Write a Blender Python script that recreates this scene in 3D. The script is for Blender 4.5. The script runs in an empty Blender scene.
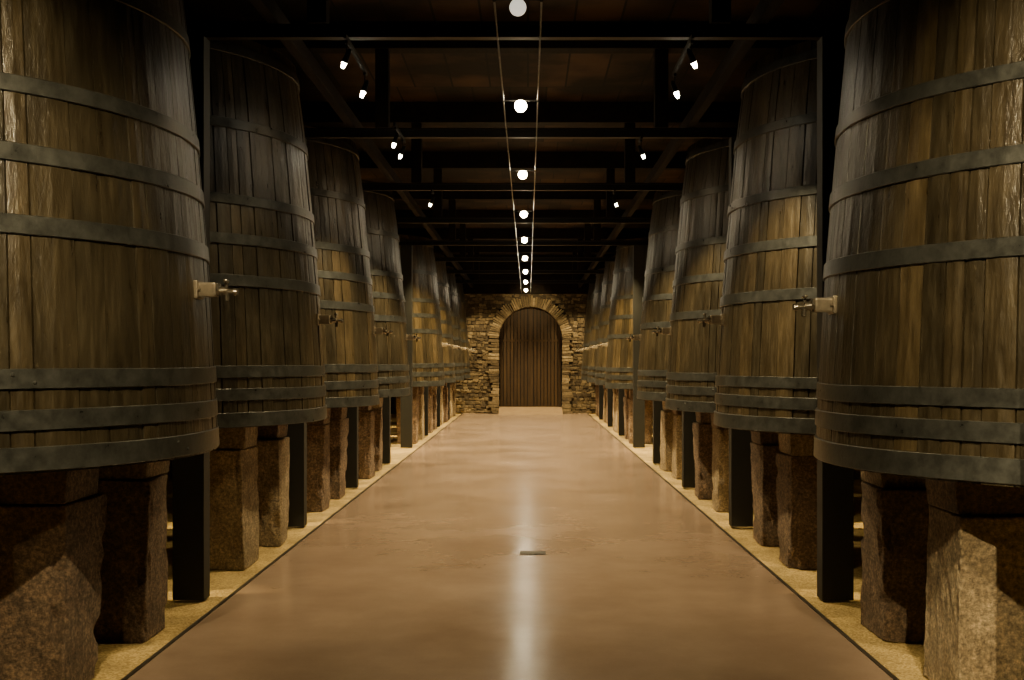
import bpy, bmesh, math, random
from mathutils import Vector, Matrix, noise
random.seed(7)
scene = bpy.context.scene
COL = scene.collection
H = 1.6

# ------------------------------------------------------------------ helpers
def link(o):
    COL.objects.link(o); return o
def mesh_obj(name, bm, mat=None, smooth=False):
    me = bpy.data.meshes.new(name)
    bmesh.ops.recalc_face_normals(bm, faces=bm.faces)
    bm.to_mesh(me); bm.free()
    if smooth:
        for p in me.polygons: p.use_smooth = True
    if mat: me.materials.append(mat)
    return link(bpy.data.objects.new(name, me))
def empty(name, loc):
    o = bpy.data.objects.new(name, None); o.location = loc
    o.empty_display_size = 0.2
    return link(o)
def tag(o, label, cat, group=None, kind=None):
    o["label"] = label
    if cat: o["category"] = cat
    if group: o["group"] = group
    if kind: o["kind"] = kind
def box(bm, c, s, rot=None, bevel=0.0):
    m = Matrix.Translation(c)
    if rot is not None: m = m @ rot.to_4x4()
    r = bmesh.ops.create_cube(bm, size=1.0, matrix=m @ Matrix.Diagonal((s[0], s[1], s[2], 1)))
    if bevel > 0:
        es = list({e for v in r['verts'] for e in v.link_edges})
        bmesh.ops.bevel(bm, geom=es, offset=bevel, segments=2, affect='EDGES', profile=0.7)
    return r
def cyl(bm, c, r1, r2, d, rot=None, seg=20):
    m = Matrix.Translation(c)
    if rot is not None: m = m @ rot.to_4x4()
    return bmesh.ops.create_cone(bm, cap_ends=True, segments=seg, radius1=r1, radius2=r2, depth=d, matrix=m)
RX = Matrix.Rotation(math.pi/2, 3, 'X')
RY = Matrix.Rotation(math.pi/2, 3, 'Y')

# ------------------------------------------------------------------ materials
def newmat(name):
    m = bpy.data.materials.new(name); m.use_nodes = True
    nt = m.node_tree; b = nt.nodes["Principled BSDF"]
    return m, nt, b
def nd(nt, t, **kw):
    n = nt.nodes.new(t)
    for k, v in kw.items():
        if k in n.inputs: n.inputs[k].default_value = v
        else: setattr(n, k, v)
    return n
def ramp(nt, fac, stops):
    r = nt.nodes.new("ShaderNodeValToRGB")
    el = r.color_ramp.elements
    while len(el) < len(stops): el.new(0.5)
    for e, (p, c) in zip(el, stops):
        e.position = p; e.color = (*c, 1) if len(c) == 3 else c
    nt.links.new(fac, r.inputs[0]); return r
def coords(nt, scale=(1,1,1), kind="Object"):
    t = nt.nodes.new("ShaderNodeTexCoord"); m = nt.nodes.new("ShaderNodeMapping")
    m.inputs["Scale"].default_value = scale
    nt.links.new(t.outputs[kind], m.inputs[0]); return m.outputs[0]
def g3(v): return (v, v, v)

def mix_mul(nt, a, b, fac=1.0):
    m = nt.nodes.new("ShaderNodeMix"); m.data_type = 'RGBA'; m.blend_type = 'MULTIPLY'
    m.inputs[0].default_value = fac
    nt.links.new(a, m.inputs[6]); nt.links.new(b, m.inputs[7]); return m.outputs[2]

def wood_stave():
    m, nt, b = newmat("aged_oak_staves")
    v = coords(nt, (1, 1, 0.10)); L = nt.links
    n1 = nd(nt, "ShaderNodeTexNoise", Scale=32.0, Detail=8.0, Roughness=0.68); L.new(v, n1.inputs[0])
    r1 = ramp(nt, n1.outputs[0], [(0.28, (0.028, 0.020, 0.010)), (0.5, (0.062, 0.047, 0.025)), (0.74, (0.108, 0.084, 0.047))])
    v2 = coords(nt, (1, 1, 0.6))
    n2 = nd(nt, "ShaderNodeTexNoise", Scale=2.6, Detail=7.0, Roughness=0.66); L.new(v2, n2.inputs[0])
    r2 = ramp(nt, n2.outputs[0], [(0.34, g3(0.50)), (0.66, g3(1.15))])
    at = nt.nodes.new("ShaderNodeAttribute"); at.attribute_name = "stave"
    r3 = ramp(nt, at.outputs["Fac"], [(0.0, (0.48, 0.49, 0.49)), (1.0, (1.25, 1.17, 1.03))])
    c = mix_mul(nt, r1.outputs[0], r2.outputs[0]); c = mix_mul(nt, c, r3.outputs[0])
    v3 = coords(nt, (1, 1, 0.6))
    n3 = nd(nt, "ShaderNodeTexNoise", Scale=38.0, Detail=6.0, Roughness=0.75); L.new(v3, n3.inputs[0])
    r4 = ramp(nt, n3.outputs[0], [(0.64, g3(0)), (0.75, g3(0.5))])
    mx = nt.nodes.new("ShaderNodeMix"); mx.data_type = 'RGBA'
    L.new(r4.outputs[0], mx.inputs[0]); L.new(c, mx.inputs[6]); mx.inputs[7].default_value = (0.20, 0.168, 0.108, 1)
    L.new(mx.outputs[2], b.inputs["Base Color"])
    rr = ramp(nt, n1.outputs[0], [(0.3, g3(0.26)), (0.7, g3(0.42))]); L.new(rr.outputs[0], b.inputs["Roughness"])
    b.inputs["Specular IOR Level"].default_value = 0.6
    vb = coords(nt, (1, 1, 0.30))
    nb = nd(nt, "ShaderNodeTexNoise", Scale=20.0, Detail=6.0, Roughness=0.62); L.new(vb, nb.inputs[0])
    bp = nd(nt, "ShaderNodeBump", Strength=0.5, Distance=0.018); L.new(nb.outputs[0], bp.inputs["Height"])
    L.new(bp.outputs[0], b.inputs["Normal"])
    return m
def noisy(name, c1, c2, scale, rough=0.6, bump=0.3, dist=0.02, metal=0.0, sc=(1,1,1), rough2=None, bscale=None, detail=8.0, spec=None):
    m, nt, b = newmat(name); L = nt.links
    v = coords(nt, sc)
    n = nd(nt, "ShaderNodeTexNoise", Scale=scale, Detail=detail, Roughness=0.65); L.new(v, n.inputs[0])
    r = ramp(nt, n.outputs[0], [(0.3, c1), (0.7, c2)]); L.new(r.outputs[0], b.inputs["Base Color"])
    if rough2 is not None:
        rr = ramp(nt, n.outputs[0], [(0.3, g3(rough)), (0.7, g3(rough2))]); L.new(rr.outputs[0], b.inputs["Roughness"])
    else: b.inputs["Roughness"].default_value = rough
    b.inputs["Metallic"].default_value = metal
    if spec is not None: b.inputs["Specular IOR Level"].default_value = spec
    if bump:
        n2 = nd(nt, "ShaderNodeTexNoise", Scale=bscale or scale*2, Detail=6.0, Roughness=0.7); L.new(v, n2.inputs[0])
        bp = nd(nt, "ShaderNodeBump", Strength=bump, Distance=dist); L.new(n2.outputs[0], bp.inputs["Height"])
        L.new(bp.outputs[0], b.inputs["Normal"])
    return m
def emis(name, col, s):
    m, nt, b = newmat(name)
    b.inputs["Base Color"].default_value = (1, 1, 1, 1)
    b.inputs["Emission Color"].default_value = (*col, 1); b.inputs["Emission Strength"].default_value = s
    return m

def granite(name, c1, c2, c3):
    m, nt, b = newmat(name); L = nt.links
    v = coords(nt)
    n = nd(nt, "ShaderNodeTexNoise", Scale=5.0, Detail=10.0, Roughness=0.7); L.new(v, n.inputs[0])
    r = ramp(nt, n.outputs[0], [(0.3, c1), (0.7, c2)])
    n2 = nd(nt, "ShaderNodeTexNoise", Scale=45.0, Detail=5.0, Roughness=0.8); L.new(v, n2.inputs[0])
    r2 = ramp(nt, n2.outputs[0], [(0.35, g3(0.35)), (0.5, g3(0.9)), (0.66, c3)])
    L.new(mix_mul(nt, r.outputs[0], r2.outputs[0]), b.inputs["Base Color"])
    b.inputs["Roughness"].default_value = 0.7
    n3 = nd(nt, "ShaderNodeTexNoise", Scale=16.0, Detail=14.0, Roughness=0.85); L.new(v, n3.inputs[0])
    bp = nd(nt, "ShaderNodeBump", Strength=1.0, Distance=0.09); L.new(n3.outputs[0], bp.inputs["Height"])
    L.new(bp.outputs[0], b.inputs["Normal"])
    return m
M_wood = wood_stave()
M_hoop = noisy("iron_hoop_paint", (0.028, 0.029, 0.027), (0.078, 0.080, 0.074), 12, 0.26, 0.25, 0.006, 0.5, rough2=0.44, bscale=40)
M_gran = granite("rough_brown_granite", (0.13, 0.082, 0.050), (0.37, 0.255, 0.16), (2.1, 2.0, 1.9))
M_grey = granite("pale_granite", (0.30, 0.215, 0.12), (0.66, 0.51, 0.31), (1.7, 1.7, 1.6))
M_steel = noisy("black_steel_paint", (0.004, 0.004, 0.003), (0.008, 0.008, 0.006), 6, 0.6, 0.1, 0.005)
M_beam = noisy("brown_steel_beam", (0.004, 0.003, 0.002), (0.010, 0.007, 0.004), 5, 0.55, 0.1, spec=0.2)
M_timb = noisy("dark_roof_timber", (0.002, 0.0013, 0.0006), (0.012, 0.007, 0.0035), 8, 0.85, 0.4, 0.02, sc=(1, 0.15, 1), spec=0.15)
M_brass = noisy("aged_brass", (0.16, 0.14, 0.105), (0.36, 0.31, 0.24), 20, 0.25, 0.2, 0.004, 0.75)
M_cable = noisy("silver_cable_metal", (0.16, 0.16, 0.15), (0.26, 0.26, 0.25), 20, 0.35, 0, metal=0.7)
M_tapw = noisy("tap_block", (0.13, 0.106, 0.073), (0.28, 0.23, 0.16), 16, 0.35, 0.2, 0.004, 0.25)
M_wall = noisy("dark_plaster", (0.02, 0.016, 0.010), (0.04, 0.032, 0.02), 2, 0.9, 0.3)
M_black = noisy("black_fixture_metal", (0.003, 0.003, 0.003), (0.005, 0.005, 0.005), 10, 0.8, 0, spec=0.2)
M_doorw = noisy("old_door_planks", (0.026, 0.014, 0.005), (0.066, 0.037, 0.013), 10, 0.6, 0.3, 0.02, sc=(1, 1, 0.08), spec=0.3)
M_dark = noisy("dark_door_backing", (0.004, 0.003, 0.002), (0.008, 0.006, 0.003), 10, 0.8, 0)
M_trim = noisy("dark_metal_edging", (0.02, 0.016, 0.012), (0.04, 0.03, 0.02), 12, 0.5, 0.1)
M_step = noisy("pale_concrete_step", (0.26, 0.175, 0.095), (0.35, 0.245, 0.14), 5, 0.4, 0.1)
M_bulb = emis("lamp_glass_glow", (1.0, 0.84, 0.54), 110)
M_bulbd = emis("dim_lamp_glass_glow", (1.0, 0.92, 0.75), 0.9)
M_lens = emis("spot_lens_glow", (1.0, 0.90, 0.66), 80)

def floor_mat():
    m, nt, b = newmat("polished_terracotta_concrete"); L = nt.links
    v = coords(nt)
    n = nd(nt, "ShaderNodeTexNoise", Scale=1.2, Detail=8.0, Roughness=0.62); L.new(v, n.inputs[0])
    r = ramp(nt, n.outputs[0], [(0.28, (0.235, 0.164, 0.116)), (0.72, (0.345, 0.248, 0.178))])
    n2 = nd(nt, "ShaderNodeTexNoise", Scale=60, Detail=5.0, Roughness=0.7); L.new(v, n2.inputs[0])
    r2 = ramp(nt, n2.outputs[0], [(0.3, g3(0.94)), (0.7, g3(1.03))])
    L.new(mix_mul(nt, r.outputs[0], r2.outputs[0]), b.inputs["Base Color"])
    n3 = nd(nt, "ShaderNodeTexNoise", Scale=0.9, Detail=3.0, Roughness=0.5); L.new(v, n3.inputs[0])
    r3 = ramp(nt, n3.outputs[0], [(0.3, g3(0.17)), (0.7, g3(0.26))]); L.new(r3.outputs[0], b.inputs["Roughness"])
    b.inputs["Specular IOR Level"].default_value = 1.0
    n4 = nd(nt, "ShaderNodeTexNoise", Scale=5.0, Detail=1.5, Roughness=0.4); L.new(v, n4.inputs[0])
    bp = nd(nt, "ShaderNodeBump", Strength=0.07, Distance=0.04); L.new(n4.outputs[0], bp.inputs["Height"])
    L.new(bp.outputs[0], b.inputs["Normal"])
    return m
def gravel_mat():
    m, nt, b = newmat("yellow_fine_gravel"); L = nt.links
    v = coords(nt)
    vo = nd(nt, "ShaderNodeTexVoronoi", Scale=90.0); L.new(v, vo.inputs[0])
    r = ramp(nt, vo.outputs["Color"], [(0.2, (0.36, 0.245, 0.08)), (0.8, (0.66, 0.48, 0.19))])
    n = nd(nt, "ShaderNodeTexNoise", Scale=4.0, Detail=6.0); L.new(v, n.inputs[0])
    r2 = ramp(nt, n.outputs[0], [(0.3, g3(0.6)), (0.7, g3(1.1))])
    L.new(mix_mul(nt, r.outputs[0], r2.outputs[0]), b.inputs["Base Color"])
    b.inputs["Roughness"].default_value = 0.9
    bp = nd(nt, "ShaderNodeBump", Strength=0.6, Distance=0.01); L.new(vo.outputs["Distance"], bp.inputs["Height"])
    L.new(bp.outputs[0], b.inputs["Normal"])
    return m
def stone_mat():
    m, nt, b = newmat("warm_rubble_stone"); L = nt.links
    v = coords(nt)
    at = nt.nodes.new("ShaderNodeAttribute"); at.attribute_name = "tone"
    r = ramp(nt, at.outputs["Fac"], [(0.0, (0.06, 0.042, 0.021)), (0.15, (0.13, 0.093, 0.047)), (0.6, (0.25, 0.186, 0.097)), (1.0, (0.39, 0.30, 0.165))])
    n = nd(nt, "ShaderNodeTexNoise", Scale=14, Detail=7.0, Roughness=0.7); L.new(v, n.inputs[0])
    r2 = ramp(nt, n.outputs[0], [(0.3, g3(0.45)), (0.7, g3(1.15))])
    L.new(mix_mul(nt, r.outputs[0], r2.outputs[0]), b.inputs["Base Color"])
    b.inputs["Roughness"].default_value = 0.9
    bp = nd(nt, "ShaderNodeBump", Strength=0.7, Distance=0.03); L.new(n.outputs[0], bp.inputs["Height"])
    L.new(bp.outputs[0], b.inputs["Normal"])
    return m
def ceil_mat():
    m, nt, b = newmat("roof_boards"); L = nt.links
    v = coords(nt)
    n = nd(nt, "ShaderNodeTexNoise", Scale=1.3, Detail=3.0); L.new(v, n.inputs[0])
    rn = ramp(nt, n.outputs[0], [(0.4, g3(0.12)), (0.65, g3(1.2))])
    br = nd(nt, "ShaderNodeTexBrick", Scale=1.0)
    br.inputs["Color1"].default_value = (0.046, 0.024, 0.011, 1); br.inputs["Color2"].default_value = (0.010, 0.006, 0.003, 1)
    br.inputs["Mortar"].default_value = (0.002, 0.0015, 0.001, 1)
    br.inputs["Mortar Size"].default_value = 0.012; br.inputs["Brick Width"].default_value = 0.45; br.inputs["Row Height"].default_value = 3.3
    L.new(v, br.inputs[0]); L.new(mix_mul(nt, br.outputs[0], rn.outputs[0]), b.inputs["Base Color"]); b.inputs["Roughness"].default_value = 0.85
    b.inputs["Specular IOR Level"].default_value = 0.2
    return m
M_floor, M_grav, M_stone, M_ceil = floor_mat(), gravel_mat(), stone_mat(), ceil_mat()

# ------------------------------------------------------------------ layout
XL, XR = -2.02, 1.84            # floor edges
CXL, CXR = -3.25, 3.12          # barrel centres
PXL, PXR = -2.28, 2.08          # columns
WL, WR = -5.3, 5.2
YE, YB = 34.2, -1.6             # end wall / back wall
PITCH, Y0 = 3.3, 5.8
CEIL = 4.9

def slab(name, x0, x1, y0, y1, z0, z1, mat):
    bm = bmesh.new(); box(bm, ((x0+x1)/2, (y0+y1)/2, (z0+z1)/2), (x1-x0, y1-y0, z1-z0))
    return mesh_obj(name, bm, mat)
o = slab("floor", XL, XR, YB, YE, -0.15, 0.0, M_floor); tag(o, "polished brown concrete aisle floor", None, kind="structure")
for nm, a, c in (("floor_gravel_left", WL, XL-0.03), ("floor_gravel_right", XR+0.03, WR)):
    nx, ny = 40, 400
    bm = bmesh.new()
    bmesh.ops.create_grid(bm, x_segments=nx, y_segments=ny, size=0.5)
    for v in bm.verts:
        v.co.x = a + (v.co.x+0.5)*(c-a); v.co.y = YB + (v.co.y+0.5)*(YE-YB)
        v.co.z = -0.016 + 0.006*noise.noise(Vector((v.co.x*2.2, v.co.y*2.2, 0)))
    o = mesh_obj(nm, bm, M_grav, True); tag(o, "yellow fine gravel bed beside the aisle", None, kind="structure")
for i, x in enumerate((XL-0.015, XR+0.015)):
    o = slab("trim_%d" % (i+1), x-0.012, x+0.012, YB, YE, -0.15, 0.004, M_trim); tag(o, "dark metal edging strip along the floor", None, kind="structure")
o = slab("wall_left", WL-0.2, WL, YB, YE, -0.15, CEIL, M_wall); tag(o, "dark plaster side wall", None, kind="structure")
o = slab("wall_right", WR, WR+0.2, YB, YE, -0.15, CEIL, M_wall); tag(o, "dark plaster side wall", None, kind="structure")
o = slab("wall_back", WL-0.2, WR+0.2, YB-0.2, YB, -0.15, CEIL, M_wall); tag(o, "dark plaster wall behind the viewer", None, kind="structure")
o = slab("ceiling", WL-0.2, WR+0.2, YB-0.2, YE+0.6, CEIL, CEIL+0.1, M_ceil); tag(o, "dark timber board ceiling", None, kind="structure")

# ------------------------------------------------------------------ end wall (rubble stone, arched opening)
DX, DR, DSP, DB = 0.08, 0.98, 2.33, 0.20
def add_stone(bm, lay, c, s, tone, rot=None, amp=0.02):
    m = Matrix.Translation(c)
    if rot is not None: m = m @ rot.to_4x4()
    r = bmesh.ops.create_cube(bm, size=1.0, matrix=m @ Matrix.Diagonal((s[0], s[1], s[2], 1)))
    for v in r['verts']:
        v.co += Vector((random.uniform(-amp, amp), random.uniform(-amp, amp), random.uniform(-amp, amp)))
    es = list({e for v in r['verts'] for e in v.link_edges})
    out = bmesh.ops.bevel(bm, geom=es, offset=min(s)*0.12, segments=1, affect='EDGES')
    for f in {f for v in out['verts'] for f in v.link_faces} | set(out['faces']):
        for l in f.loops: l[lay] = (tone, tone, tone, 1)
bm = bmesh.new(); lay = bm.loops.layers.color.new("tone")
z = -0.05
RO = DR + 0.34
while z < 3.9:
    h = random.uniform(0.06, 0.13); x = -3.0 - random.uniform(0, 0.2)
    zc = z + h/2
    while x < 3.0:
        w = random.uniform(0.07, 0.19); xc = x + w/2
        dx = abs(xc - DX)
        inside = (zc < DSP and dx < DR + 0.22 + w*0.5) or (zc >= DSP and math.hypot(dx, zc-DSP) < RO + 0.03)
        if not inside:
            add_stone(bm, lay, (xc, YE+0.12+random.uniform(-0.03, 0.02), zc+random.uniform(-0.02, 0.02)), (w*0.95, 0.26, h*random.uniform(0.8, 0.98)), random.uniform(0.1, 0.85), Matrix.Rotation(random.uniform(-0.07, 0.07), 3, 'Y'), amp=0.015)
        x += w
    z += h
def add_back(c, s):
    r = bmesh.ops.create_cube(bm, size=1.0, matrix=Matrix.Translation(c) @ Matrix.Diagonal((s[0], s[1], s[2], 1)))
    for v in r['verts']:
        for l in v.link_loops: l[lay] = (0.12, 0.12, 0.12, 1)
yb = YE + 0.18
add_back(((WL-0.2+DX-DR-0.05)/2, yb, CEIL/2), ((DX-DR-0.05)-(WL-0.2), 0.3, CEIL+0.2))
add_back(((WR+0.2+DX+DR+0.05)/2, yb, CEIL/2), ((WR+0.2)-(DX+DR+0.05), 0.3, CEIL+0.2))
add_back((DX, yb, (DSP+DR+0.1+CEIL)/2), (2*DR+0.1, 0.3, CEIL-DSP-DR-0.1))
o = mesh_obj("wall_end", bm, M_stone); tag(o, "rubble stone end wall in warm light", None, kind="structure")
bm = bmesh.new(); lay = bm.loops.layers.color.new("tone")
n = 52; ra, rb = DR, RO
for i in range(n):
    a = math.pi*(i+0.5)/n; rb2 = rb + random.uniform(-0.07, 0.03); rm = (ra+rb2)/2
    c = (DX+math.cos(a)*rm, YE+0.07+random.uniform(-0.012, 0.012), DSP+math.sin(a)*rm)
    add_stone(bm, lay, c, (rb2-ra, 0.34, math.pi*rm/n*random.uniform(0.72, 0.88)), random.uniform(0.45, 1.0), Matrix.Rotation(-a+random.uniform(-0.03, 0.03), 3, 'Y'), 0.008)
for sx in (-1, 1):
    z = 0.0
    while z < DSP:
        h = min(random.uniform(0.06, 0.12), DSP - z)
        if h < 0.03: break
        wq = random.uniform(0.20, 0.36)
        add_stone(bm, lay, (DX+sx*(DR+wq/2), YE+0.07+random.uniform(-0.012, 0.012), z+h/2), (wq, 0.34, h*0.90), random.uniform(0.3, 1.0), None, 0.010)
        z += h
o = mesh_obj("trim_3", bm, M_stone); tag(o, "stone voussoir arch framing the doorway", None, kind="structure")
for k, sx in enumerate((-1, 1)):
    bm = bmesh.new(); nb = 9; w = (DR-0.01)/nb
    def prism(x0, x1, y0, y1, zb, zt0, zt1, mi):
        vs = [[bm.verts.new((DX+sx*px, y, pz)) for px, pz in ((x0, zb), (x1, zb), (x1, zt1), (x0, zt0))] for y in (y0, y1)]
        fs = [bm.faces.new(vs[0]), bm.faces.new(vs[1][::-1])]
        for j in range(4): fs.append(bm.faces.new((vs[0][j], vs[0][(j+1) % 4], vs[1][(j+1) % 4], vs[1][j])))
        for f in fs: f.material_index = mi
    def zt(x): return DSP + math.sqrt(max(DR*DR - x*x, 0.0))
    for i in range(nb):
        x0 = i*w; x1 = x0 + w - 0.026
        prism(x0, x1, YE+0.16, YE+0.20, DB, zt(x0), zt(x1), 0)
        prism(x0, x0+w, YE+0.20, YE+0.24, DB, zt(x0), zt(min(x0+w, DR)), 1)
    prism(0.0, DR-0.01, YE+0.145, YE+0.16, 2.24, 2.30, 2.30, 0)
    d = mesh_obj("door_%d" % (k+1), bm, M_doorw); d.data.materials.append(M_dark)
    tag(d, "tall arched door leaf of dark vertical planks", None, kind="structure")
bm = bmesh.new()
pts = [(YE-0.75, 0.001), (YE+0.45, 0.001), (YE+0.45, DB), (YE-0.0, DB)]
vs = [[bm.verts.new((x, p[0], p[1])) for p in pts] for x in (DX-DR+0.0, DX+DR-0.0)]
bm.faces.new(vs[0]); bm.faces.new(vs[1][::-1])
for j in range(4): bm.faces.new((vs[0][j], vs[0][(j+1) % 4], vs[1][(j+1) % 4], vs[1][j]))
o = mesh_obj("trim_4", bm, M_step); tag(o, "pale sloping concrete threshold in front of the door", None, kind="structure")
o = slab("trim_5", WL, WR, YE-0.42, YE-0.2, 3.70, CEIL, M_timb); tag(o, "dark timber bulkhead above the stone wall", None, kind="structure")

# ------------------------------------------------------------------ barrels
ZBL, ZBR = 1.12, 1.07
prof = [(0.0, 1.55), (0.45, 1.53), (1.05, 1.495), (1.71, 1.44), (2.45, 1.37), (2.95, 1.30)]
def rad(z):
    for (a, ra), (b_, rb) in zip(prof, prof[1:]):
        if z <= b_: 
            t = (z-a)/(b_-a); return ra+(rb-ra)*t
    return prof[-1][1]
HB = 2.95
def body_mesh(seed):
    rng = random.Random(seed)
    bm = bmesh.new(); lay = bm.loops.layers.color.new("stave")
    N = 60; widths = [rng.uniform(0.6, 1.4) for _ in range(N)]; s = sum(widths)
    ang = [0.0]
    for w in widths: ang.append(ang[-1] + w/s*2*math.pi)
    rows = [i*HB/16 for i in range(17)]
    cols = []; owner = []
    for i in range(N):
        a0, a1 = ang[i], ang[i+1]; g = 0.0026; jr = rng.uniform(-0.004, 0.004)
        cols.append((a0, -0.018)); owner.append(i)
        cols.append((a0+g, jr)); owner.append(i)
        cols.append(((a0+a1)/2, jr+0.003)); owner.append(i)
        cols.append((a1-g, jr)); owner.append(i)
    tones = [rng.random() for _ in range(N)]
    grid = [[bm.verts.new(((rad(z)+d)*math.cos(a), (rad(z)+d)*math.sin(a), z)) for a, d in cols] for z in rows]
    nc = len(cols)
    for j in range(len(rows)-1):
        for i in range(nc):
            f = bm.faces.new((grid[j][i], grid[j][(i+1) % nc], grid[j+1][(i+1) % nc], grid[j+1][i]))
            t = tones[owner[i]]*0.999
            if i % 4 in (0, 3): t = t*0.3
            for l in f.loops: l[lay] = (t, t, t, 1)
            f.smooth = False
    for row, zr, sgn in ((0, 0.0, 1), (len(rows)-1, HB, -1)):
        r_in = rad(zr) - 0.06
        ring1 = [bm.verts.new((r_in*math.cos(a), r_in*math.sin(a), zr)) for a, d in cols]
        ring2 = [bm.verts.new((r_in*math.cos(a), r_in*math.sin(a), zr+sgn*0.07)) for a, d in cols]
        for i in range(nc):
            k = (i+1) % nc
            for q in ((grid[row][i], grid[row][k], ring1[k], ring1[i]), (ring1[i], ring1[k], ring2[k], ring2[i])):
                f = bm.faces.new(q)
                for l in f.loops: l[lay] = (0.3, 0.3, 0.3, 1)
        f = bm.faces.new(ring2)
        for l in f.loops: l[lay] = (0.3, 0.3, 0.3, 1)
    bmesh.ops.recalc_face_normals(bm, faces=bm.faces)
    me = bpy.data.meshes.new("barrel_body"); bm.to_mesh(me); bm.free(); me.materials.append(M_wood)
    return me
def hoop_mesh(zc, w, seed):
    rng = random.Random(seed)
    bm = bmesh.new(); N = 120; th = 0.008
    ph = rng.uniform(0, 6.28); amp = rng.uniform(0.0, 0.007)
    def zo(a): return amp*math.sin(a+ph) + 0.002*math.sin(5*a+ph)
    def strip(p0, p1):
        va = []; 
        for i in range(N):
            a = 2*math.pi*i/N; dz = zo(a)
            va.append([bm.verts.new((p[0]*math.cos(a), p[0]*math.sin(a), p[1]+dz)) for p in (p0, p1)])
        for i in range(N):
            k = (i+1) % N
            f = bm.faces.new((va[i][0], va[k][0], va[k][1], va[i][1])); f.smooth = True
    zl, zh = zc-w/2, zc+w/2
    rl = rad(max(zl, 0)) + 0.006; rh = rad(zh) + 0.006
    ch = 0.003
    strip((rl-0.03, zl), (rl+th-ch, zl)); strip((rl+th-ch, zl), (rl+th, zl+ch))
    strip((rl+th, zl+ch), (rh+th, zh-ch)); strip((rh+th, zh-ch), (rh+th-ch, zh)); strip((rh+th-ch, zh), (rh-0.03, zh))
    a0 = rng.uniform(0, 6.28)
    for da, dz in ((0, w*0.2), (0.06, -w*0.2)):
        a = a0+da; r = (rl+rh)/2+th-0.003
        bmesh.ops.create_uvsphere(bm, u_segments=8, v_segments=5, radius=0.010, matrix=Matrix.Translation((r*math.cos(a), r*math.sin(a), zc+dz+zo(a))))
    me = bpy.data.meshes.new("hoop"); bm.to_mesh(me); bm.free(); me.materials.append(M_hoop)
    return me
hoopsL = [(0.058, 0.105), (0.235, 0.090), (0.405, 0.088), (1.08, 0.085), (1.39, 0.080), (1.69, 0.075), (2.25, 0.075), (2.83, 0.075)]
hoopsR = [(0.062, 0.110), (0.225, 0.090), (0.375, 0.085), (1.03, 0.085), (1.42, 0.080), (1.80, 0.075), (2.35, 0.075), (2.83, 0.075)]
bodies = [body_mesh(s) for s in (1, 2, 3)]
hmeshes = {"L": [hoop_mesh(z, w, i) for i, (z, w) in enumerate(hoopsL)], "R": [hoop_mesh(z, w, 30+i) for i, (z, w) in enumerate(hoopsR)]}
def build_tap_meshes():
    bm = bmesh.new()
    box(bm, (0.050, 0, 0), (0.12, 0.080, 0.075), bevel=0.012)
    box(bm, (0.008, 0, 0), (0.026, 0.12, 0.095), bevel=0.008)
    for sy in (-1, 1):
        cyl(bm, (0.022, sy*0.050, 0), 0.010, 0.008, 0.02, RY, 6)
    me1 = bpy.data.meshes.new("tap"); bm.to_mesh(me1); bm.free(); me1.materials.append(M_tapw)
    bm = bmesh.new()
    cyl(bm, (0.13, 0, -0.005), 0.026, 0.022, 0.06, RY); cyl(bm, (0.175, 0, -0.01), 0.014, 0.014, 0.06, RY)
    cyl(bm, (0.205, 0, -0.01), 0.020, 0.017, 0.02, RY)
    cyl(bm, (0.115, 0, 0.0), 0.034, 0.034, 0.018, RY, 8)
    cyl(bm, (0.16, 0, -0.035), 0.012, 0.015, 0.05)
    me2 = bpy.data.meshes.new("spout"); bm.to_mesh(me2); bm.free(); me2.materials.append(M_brass)
    bm = bmesh.new()
    cyl(bm, (0.155, 0, 0.022), 0.008, 0.008, 0.045); box(bm, (0.155, 0, 0.045), (0.016, 0.075, 0.013), bevel=0.004)
    me3 = bpy.data.meshes.new("handle"); bm.to_mesh(me3); bm.free(); me3.materials.append(M_brass)
    return me1, me2, me3
TAP = build_tap_meshes()
rows = [k for k in range(9) if k != 4]
def rock(name, size, seed, mat, amp=0.007, cuts=11):
    rng = random.Random(seed)
    bm = bmesh.new(); bmesh.ops.create_cube(bm, size=1.0)
    for i, v in enumerate(bm.verts):
        v.co = Vector((v.co.x*size[0], v.co.y*size[1], v.co.z*size[2]))
        v.co += Vector((rng.uniform(-0.022, 0.022), rng.uniform(-0.022, 0.022), 0))
    bmesh.ops.bevel(bm, geom=bm.edges[:], offset=0.007, segments=1, affect='EDGES')
    bmesh.ops.subdivide_edges(bm, edges=bm.edges[:], cuts=cuts, use_grid_fill=True)
    off = Vector((seed*3.7, seed*1.3, seed*5.1))
    for v in bm.verts:
        p = v.co.copy()
        q = noise.noise_vector(p*3+off)*amp*0.7 + noise.noise_vector(p*19+off)*amp
        # chips only along the vertical edges
        edge = min(abs(abs(p.x)-size[0]/2), abs(abs(p.y)-size[1]/2)) < 0.03 and max(abs(abs(p.x)-size[0]/2), abs(abs(p.y)-size[1]/2)) < 0.06
        ch = noise.noise(p*9+off*2)
        if edge and ch > 0.1: q -= Vector((p.x, p.y, 0))*(ch-0.1)*0.35
        if abs(abs(p.z)-size[2]/2) < 0.004: q.z = 0
        v.co = p + q
    zmin = min(v.co.z for v in bm.verts); zmax = max(v.co.z for v in bm.verts)
    for v in bm.verts: v.co.z = (v.co.z-zmin)/(zmax-zmin)*size[2]
    bmesh.ops.recalc_face_normals(bm, faces=bm.faces)
    me = bpy.data.meshes.new(name); bm.to_mesh(me); bm.free(); me.materials.append(mat)
    return me
PH = {"L": 0.93, "R": 0.88}
pil = {sd: [rock("granite_pillar", (0.40+0.03*(i % 3-1), 0.42+0.03*(i % 2), PH[sd]), i+1, M_grey if i in (0, 3, 5) else M_gran) for i in range(7)] for sd in "LR"}
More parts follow.
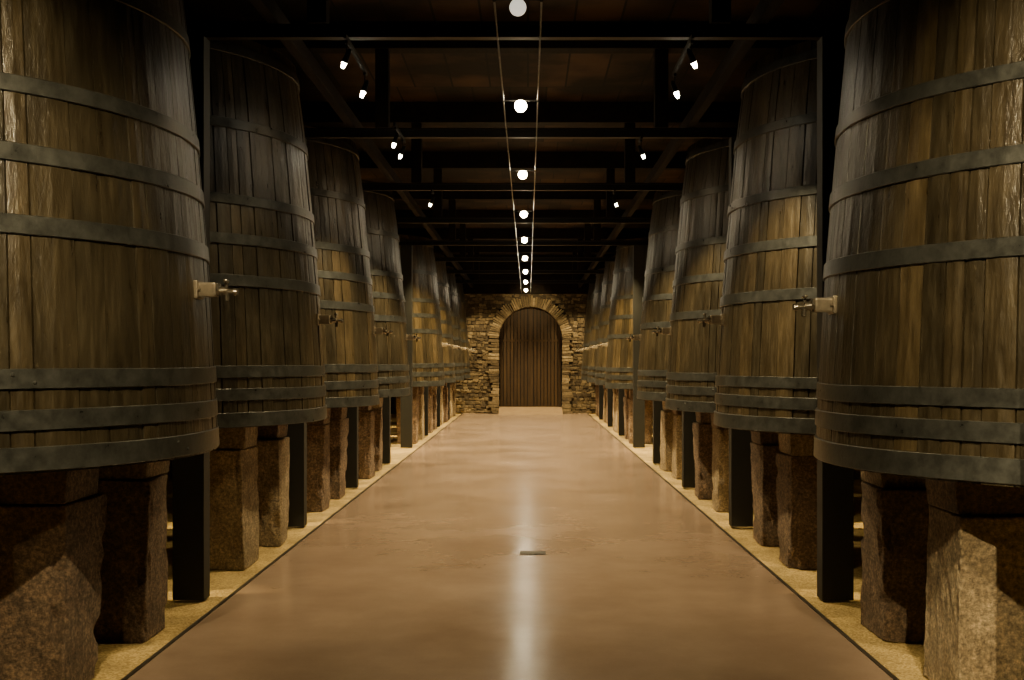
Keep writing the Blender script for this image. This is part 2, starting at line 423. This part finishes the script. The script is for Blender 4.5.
def lintel(seed, mat):
    rng = random.Random(seed); bm = bmesh.new()
    L, W, T = 2.9, 0.40, 0.175
    prof2 = [(-L/2, 0), (L/2, 0), (L/2, T), (-L/2-0.01, T), (-L/2-0.01, T*0.6)]
    vs = [[bm.verts.new((x, y, z)) for x, z in prof2] for y in (-W/2, W/2)]
    bm.faces.new(vs[0]); bm.faces.new(vs[1][::-1])
    for j in range(5): bm.faces.new((vs[0][j], vs[0][(j+1) % 5], vs[1][(j+1) % 5], vs[1][j]))
    bmesh.ops.bevel(bm, geom=bm.edges[:], offset=0.008, segments=1, affect='EDGES')
    bmesh.ops.recalc_face_normals(bm, faces=bm.faces)
    me = bpy.data.meshes.new("granite_lintel"); bm.to_mesh(me); bm.free(); me.materials.append(mat); return me
lint = [lintel(20, M_gran), lintel(21, M_grey), lintel(22, M_gran)]
for side, cx, s, ZB in (("L", CXL, -1, ZBL), ("R", CXR, 1, ZBR)):
    for k in rows:
        yc = Y0 + PITCH*k
        bar = empty("wine_vat", (cx, yc, ZB))
        tag(bar, "tall dark oak wine vat with iron hoops, raised on granite blocks", "barrel", "oak wine vats lining the aisle")
        b = bpy.data.objects.new("vat_body", bodies[(k + (s > 0)) % 3]); link(b); b.parent = bar
        b.rotation_euler.z = random.uniform(0, 6.28); b["label"] = "weathered dark oak staves"
        for hm in hmeshes[side]:
            h = bpy.data.objects.new("hoop", hm); link(h); h.parent = bar; h.rotation_euler.z = random.uniform(0, 6.28)
            h["label"] = "dark riveted iron hoop"
        zt_ = (1.98 if s < 0 else 1.90)-ZB if k == 0 else 1.95-ZB
        tp = bpy.data.objects.new("tap", TAP[0]); link(tp); tp.parent = bar
        tp.location = (-s*(rad(zt_)-0.002), 0, zt_); tp.rotation_euler.z = math.pi if s > 0 else 0
        tp["label"] = "grey-brown tap block with metal spout"
        for me, nm in ((TAP[1], "spout"), (TAP[2], "handle")):
            q = bpy.data.objects.new(nm, me); link(q); q.parent = tp; q["label"] = "aged brass " + nm
        inner = (-2.19 if s < 0 else 2.03)
        for j, dy in enumerate((-0.38, 0.74)):
            lo = bpy.data.objects.new("granite_lintel", lint[(k+j) % 3]); link(lo)
            lo.location = (inner + s*(1.46), yc+dy, PH[side]-0.006)
            if s < 0: lo.rotation_euler.z = math.pi
            tag(lo, "rough granite lintel stone carrying a wine vat", "stone block", "granite lintels under the vats")
            for xo in (0.20, 2.55):
                pi = (k*3+j*2+(s > 0)+int(xo)) % 7
                if k == 0 and xo < 1: pi = {(-1, 0): 1, (-1, 1): 4, (1, 0): 3, (1, 1): 1}[(s, j)]
                p = bpy.data.objects.new("granite_pillar", pil[side][pi]); link(p)
                p.location = (inner + s*xo, yc+dy+random.uniform(-0.03, 0.03), -0.012)
                if s < 0: p.rotation_euler.z = math.pi
                tag(p, ("pale" if pi in (0, 3, 5) else "brown") + " rough-hewn granite pillar standing on gravel", "stone block", "granite pillars under the vats")

# ------------------------------------------------------------------ columns, beams, roof timbers
def ibeam(bm, x0, x1, y, z0, z1, w, t=0.014):
    xc, L = (x0+x1)/2, x1-x0
    box(bm, (xc, y, z0+t/2), (L, w, t)); box(bm, (xc, y, z1-t/2), (L, w, t)); box(bm, (xc, y, (z0+z1)/2), (L, t, z1-z0-2*t+0.002))
BZ0, BZ1 = 3.79, 3.88
for k in range(-1, 9):
    y = Y0 + PITCH*k + PITCH/2
    if y > YE-0.9: continue
    bm = bmesh.new(); ibeam(bm, WL, WR, 0, BZ0, BZ1, 0.07)
    o = mesh_obj("tie_beam", bm, M_beam); o.location = (0, y, 0)
    tag(o, "dark brown steel tie beam spanning the cellar", "beam", "steel tie beams across the aisle")
    for x in (PXL, PXR):
        if y < 3: continue
        bm = bmesh.new()
        box(bm, (-0.098, 0, BZ0/2), (0.014, 0.14, BZ0)); box(bm, (0.098, 0, BZ0/2), (0.014, 0.14, BZ0)); box(bm, (0, 0, BZ0/2), (0.19, 0.014, BZ0))
        box(bm, (0, -0.065, BZ0/2), (0.195, 0.012, BZ0))
        o = mesh_obj("steel_column", bm, M_steel); o.location = (x, y, 0)
        tag(o, "black steel column beside the aisle between wine vats", "column", "black steel columns along the aisle")
    for x in (-1.42, 1.30):
        bm = bmesh.new(); box(bm, (0, 0, (CEIL-0.24+BZ1)/2), (0.13, 0.13, CEIL-0.24-BZ1), bevel=0.008)
        o = mesh_obj("roof_strut", bm, M_timb); o.location = (x, y, 0)
        tag(o, "short dark timber strut above a tie beam", "beam", "timber struts above the tie beams")
for x in (-1.72, 1.58):
    bm = bmesh.new(); box(bm, (x, (YB+YE-0.45)/2, BZ1+0.06), (0.08, YE-0.45-YB, 0.12), bevel=0.01)
    o = mesh_obj("roof_stringer", bm, M_timb); tag(o, "long dark timber stringer resting on tie beams", "beam", "long timber stringers")
y = Y0 - PITCH - PITCH/2
while y < YE-0.6:
    bm = bmesh.new(); box(bm, (0, 0, 0), (WR-WL, 0.20, 0.26), bevel=0.01)
    o = mesh_obj("ceiling_joist", bm, M_timb); o.location = ((WL+WR)/2, y, CEIL-0.13)
    tag(o, "heavy dark timber joist under the roof boards", "beam", "timber ceiling joists")
    y += 3.3

# ------------------------------------------------------------------ lights
def add_light(name, typ, loc, power, col, size=0.05, target=None, angle=60, blend=0.8):
    ld = bpy.data.lights.new(name, typ); ld.energy = power; ld.color = col; ld.shadow_soft_size = size
    if typ == 'SPOT': ld.spot_size = math.radians(angle); ld.spot_blend = blend
    o = bpy.data.objects.new(name, ld); link(o); o.location = loc
    if target is not None:
        o.rotation_euler = (Vector(target)-Vector(loc)).to_track_quat('-Z', 'Y').to_euler()
    return o
WARM = (1.0, 0.79, 0.43)
WARM2 = (1.0, 0.77, 0.40)
CZ = 3.74
for x in (-0.20, 0.08):
    bm = bmesh.new(); cyl(bm, (x, (YB+YE-0.45)/2, CZ), 0.006, 0.006, YE-0.45-YB, RX, 8)
    o = mesh_obj("lighting_cable", bm, M_cable, True); tag(o, "thin taut metal cable carrying the aisle lamps", "cable", "lamp cables above the aisle")
def bulb_mesh(mat):
    bmB = bmesh.new(); bmesh.ops.create_uvsphere(bmB, u_segments=20, v_segments=12, radius=0.050)
    me = bpy.data.meshes.new("bulb"); bmB.to_mesh(me); bmB.free(); me.materials.append(mat)
    for p in me.polygons: p.use_smooth = True
    return me
meB, meBd = bulb_mesh(M_bulb), bulb_mesh(M_bulbd)
bmF = bmesh.new(); box(bmF, (0, 0, 0.0), (0.28, 0.014, 0.008), bevel=0.002); cyl(bmF, (0, 0, -0.005), 0.036, 0.025, 0.03, None, 16)
for sx in (-0.14, 0.14): box(bmF, (sx, 0, 0), (0.02, 0.03, 0.02), bevel=0.004)
meF = bpy.data.meshes.new("lamp_holder"); bmF.to_mesh(meF); bmF.free(); meF.materials.append(M_black)
for k in range(0, 9):
    y = 5.7 + 3.3*k if k else 6.5
    e = empty("aisle_lamp", (-0.06, y, CZ+0.04)); tag(e, "glowing bulb lamp hung between two ceiling cables", "lamp", "lamps hung above the aisle")
    f = bpy.data.objects.new("lamp_holder", meF); link(f); f.parent = e; f["label"] = "dark crossbar holder"; f.location = (0, 0, -0.04)
    b = bpy.data.objects.new("bulb", meB if k else meBd); link(b); b.parent = e; b.location = (0, 0, -0.085); b["label"] = "warm glowing glass bulb"
    add_light("lamp_light", 'SPOT', (-0.06, y, 3.62), [200, 600, 950, 1250, 1450, 1500, 1500, 1450, 1000][k], WARM2, 0.06, (-0.06, y, 0), 122, 1.0)
    if k in (1, 2, 3): add_light("lamp_uplight", 'POINT', (-0.06, y, 3.88), 3.5, (1, 0.62, 0.28), 0.04)
def fixture_meshes():
    bm = bmesh.new(); cyl(bm, (0, 0, 0.005), 0.022, 0.016, 0.08, None, 20)
    cyl(bm, (0, 0, 0.052), 0.014, 0.010, 0.02, None, 16)
    m1 = bpy.data.meshes.new("lamp_head"); bm.to_mesh(m1); bm.free(); m1.materials.append(M_black)
    bm = bmesh.new(); cyl(bm, (0, 0, -0.055), 0.012, 0.019, 0.045, None, 20)
    m2 = bpy.data.meshes.new("lens"); bm.to_mesh(m2); bm.free(); m2.materials.append(M_lens)
    bm = bmesh.new(); box(bm, (0, 0, 0.0), (0.02, 0.05, 0.02), bevel=0.004); cyl(bm, (0, 0, -0.05), 0.004, 0.004, 0.10, None, 10)
    m3 = bpy.data.meshes.new("bracket"); bm.to_mesh(m3); bm.free(); m3.materials.append(M_black)
    return m1, m2, m3
FX = fixture_meshes()
def make_spot(x, yy, tgt, pw, ang, blend=0.95):
    loc = Vector((x, yy, BZ0-0.140))
    e = empty("spotlight", (x, yy, BZ0-0.040)); tag(e, "small black adjustable spotlight hung under the beams", "spotlight", "track spotlights")
    br = bpy.data.objects.new("bracket", FX[2]); link(br); br.parent = e
    q = (tgt-loc).to_track_quat('-Z', 'Y').to_euler()
    hd = bpy.data.objects.new("lamp_head", FX[0]); link(hd); hd.parent = e; hd.location = (0, 0, -0.10); hd.rotation_euler = q
    ln = bpy.data.objects.new("lens", FX[1]); link(ln); ln.parent = hd; ln["label"] = "glowing round lens"
    d = (tgt-loc).normalized()
    add_light("spot_light", 'SPOT', loc+d*0.11, pw, WARM, 0.03, tgt, ang, blend)
pows = {("L", 0): 80, ("L", 1): 420, ("L", 2): 560, ("R", 0): 440, ("R", 1): 450, ("R", 2): 540}
for side, s, x, cx in (("L", -1, -1.22, CXL), ("R", 1, 1.10, CXR)):
    for k in (0, 1, 2):
        ybm = Y0 + PITCH*k + PITCH/2
        second = {("L", 0): 0.78, ("R", 0): 0.80, ("L", 1): -0.62, ("R", 1): None}.get((side, k))
        y0, y1 = -0.12, 0.12
        if second is not None: y0 = min(y0, second-0.08); y1 = max(y1, second+0.08)
        bm = bmesh.new(); box(bm, (0, (y0+y1)/2, 0), (0.02, y1-y0, 0.03))
        o = mesh_obj("lighting_track", bm, M_black); o.location = (x, ybm, BZ0-0.015)
        tag(o, "short black lighting rail fixed under a tie beam", "lighting track", "short spotlight rails")
        make_spot(x, ybm-0.05, Vector((cx - s*0.95, ybm+1.0, 1.7)), pows.get((side, k), 150), 48)
        if second is not None:
            make_spot(x, ybm+second, Vector((cx - s*0.85, ybm-0.10+(second < 0)*0.1, 0.0)), 60, 50)
    for k in (3, 4, 5, 6, 7):
        ybm = Y0 + PITCH*k + PITCH/2
        add_light("row_fill", 'SPOT', (x, ybm-0.9, 3.72), 1050, (1.0, 0.75, 0.35), 0.04, (cx - s*1.1, ybm+1.0, 1.7), 54, 0.9)  # added fill spots without fixtures, brighten the fronts of the far vats
for s, x, cx in ((-1, -1.22, CXL), (1, 1.10, CXR)):
    bm = bmesh.new(); box(bm, (0, 0, 0), (0.02, 3.9, 0.03))
    o = mesh_obj("lighting_track", bm, M_black); o.location = (x, 2.1, BZ0-0.015)
    tag(o, "black lighting rail fixed under a tie beam", "lighting track", "short spotlight rails")
    make_spot(x, 0.6, Vector((2.45 if s > 0 else -2.35, 5.2, 0.30)), 1700 if s > 0 else 200, 20)  # added spotlights out of view, brighten the near granite pillars
    make_spot(x, 2.3, Vector((cx - s*0.70, 4.6, 2.0)), 900, 62, 1.0)
for s, cx, px in ((-1, CXL, PXL), (1, CXR, PXR)):
    for k in range(-1, 9):
        y = Y0 + PITCH*k + PITCH/2
        add_light("gap_fill", 'SPOT', (s*4.0, y-0.25, 3.60), 900 + 130*max(k, 0), (1.0, 0.72, 0.29), 0.04, (s*(2.85 if k < 3 else 2.55), y-0.30, 0), 36, 0.6)  # added spots without fixtures, pool light on the gravel between vats
for sx in (-1, 1):
    add_light("wall_wash", 'SPOT', (DX+sx*1.5, YE-1.3, 3.6), 330, (1.0, 0.76, 0.38), 0.04, (DX+sx*1.5, YE, 1.0), 90, 0.9)
add_light("wall_wash", 'SPOT', (DX, YE-1.5, 3.65), 90, (1.0, 0.76, 0.38), 0.04, (DX, YE, 3.3), 80, 0.9)  # added fill without a fixture, brightens the top of the arch

bm = bmesh.new()
for dx in (-0.055, 0.055): box(bm, (dx, 0, 0.004), (0.09, 0.12, 0.008), bevel=0.002)
box(bm, (0, 0, 0.002), (0.22, 0.15, 0.004))
o = mesh_obj("floor_socket", bm, M_trim); o.location = (0.04, 9.2, 0); tag(o, "small metal socket plate set in the floor", "floor socket")

# ------------------------------------------------------------------ world & camera
w = bpy.data.worlds.new("World"); scene.world = w; w.use_nodes = True
w.node_tree.nodes["Background"].inputs[0].default_value = (0.5, 0.42, 0.28, 1); w.node_tree.nodes["Background"].inputs[1].default_value = 0.003
cd = bpy.data.cameras.new("camera"); cam = link(bpy.data.objects.new("camera", cd)); cam.location = (0, 0, H)
cam.rotation_euler = (math.pi/2, 0, 0); cd.sensor_width = 36; cd.lens = 36*1100/1024
cd.shift_x = -16/1024; cd.shift_y = 22/1024
scene.camera = cam
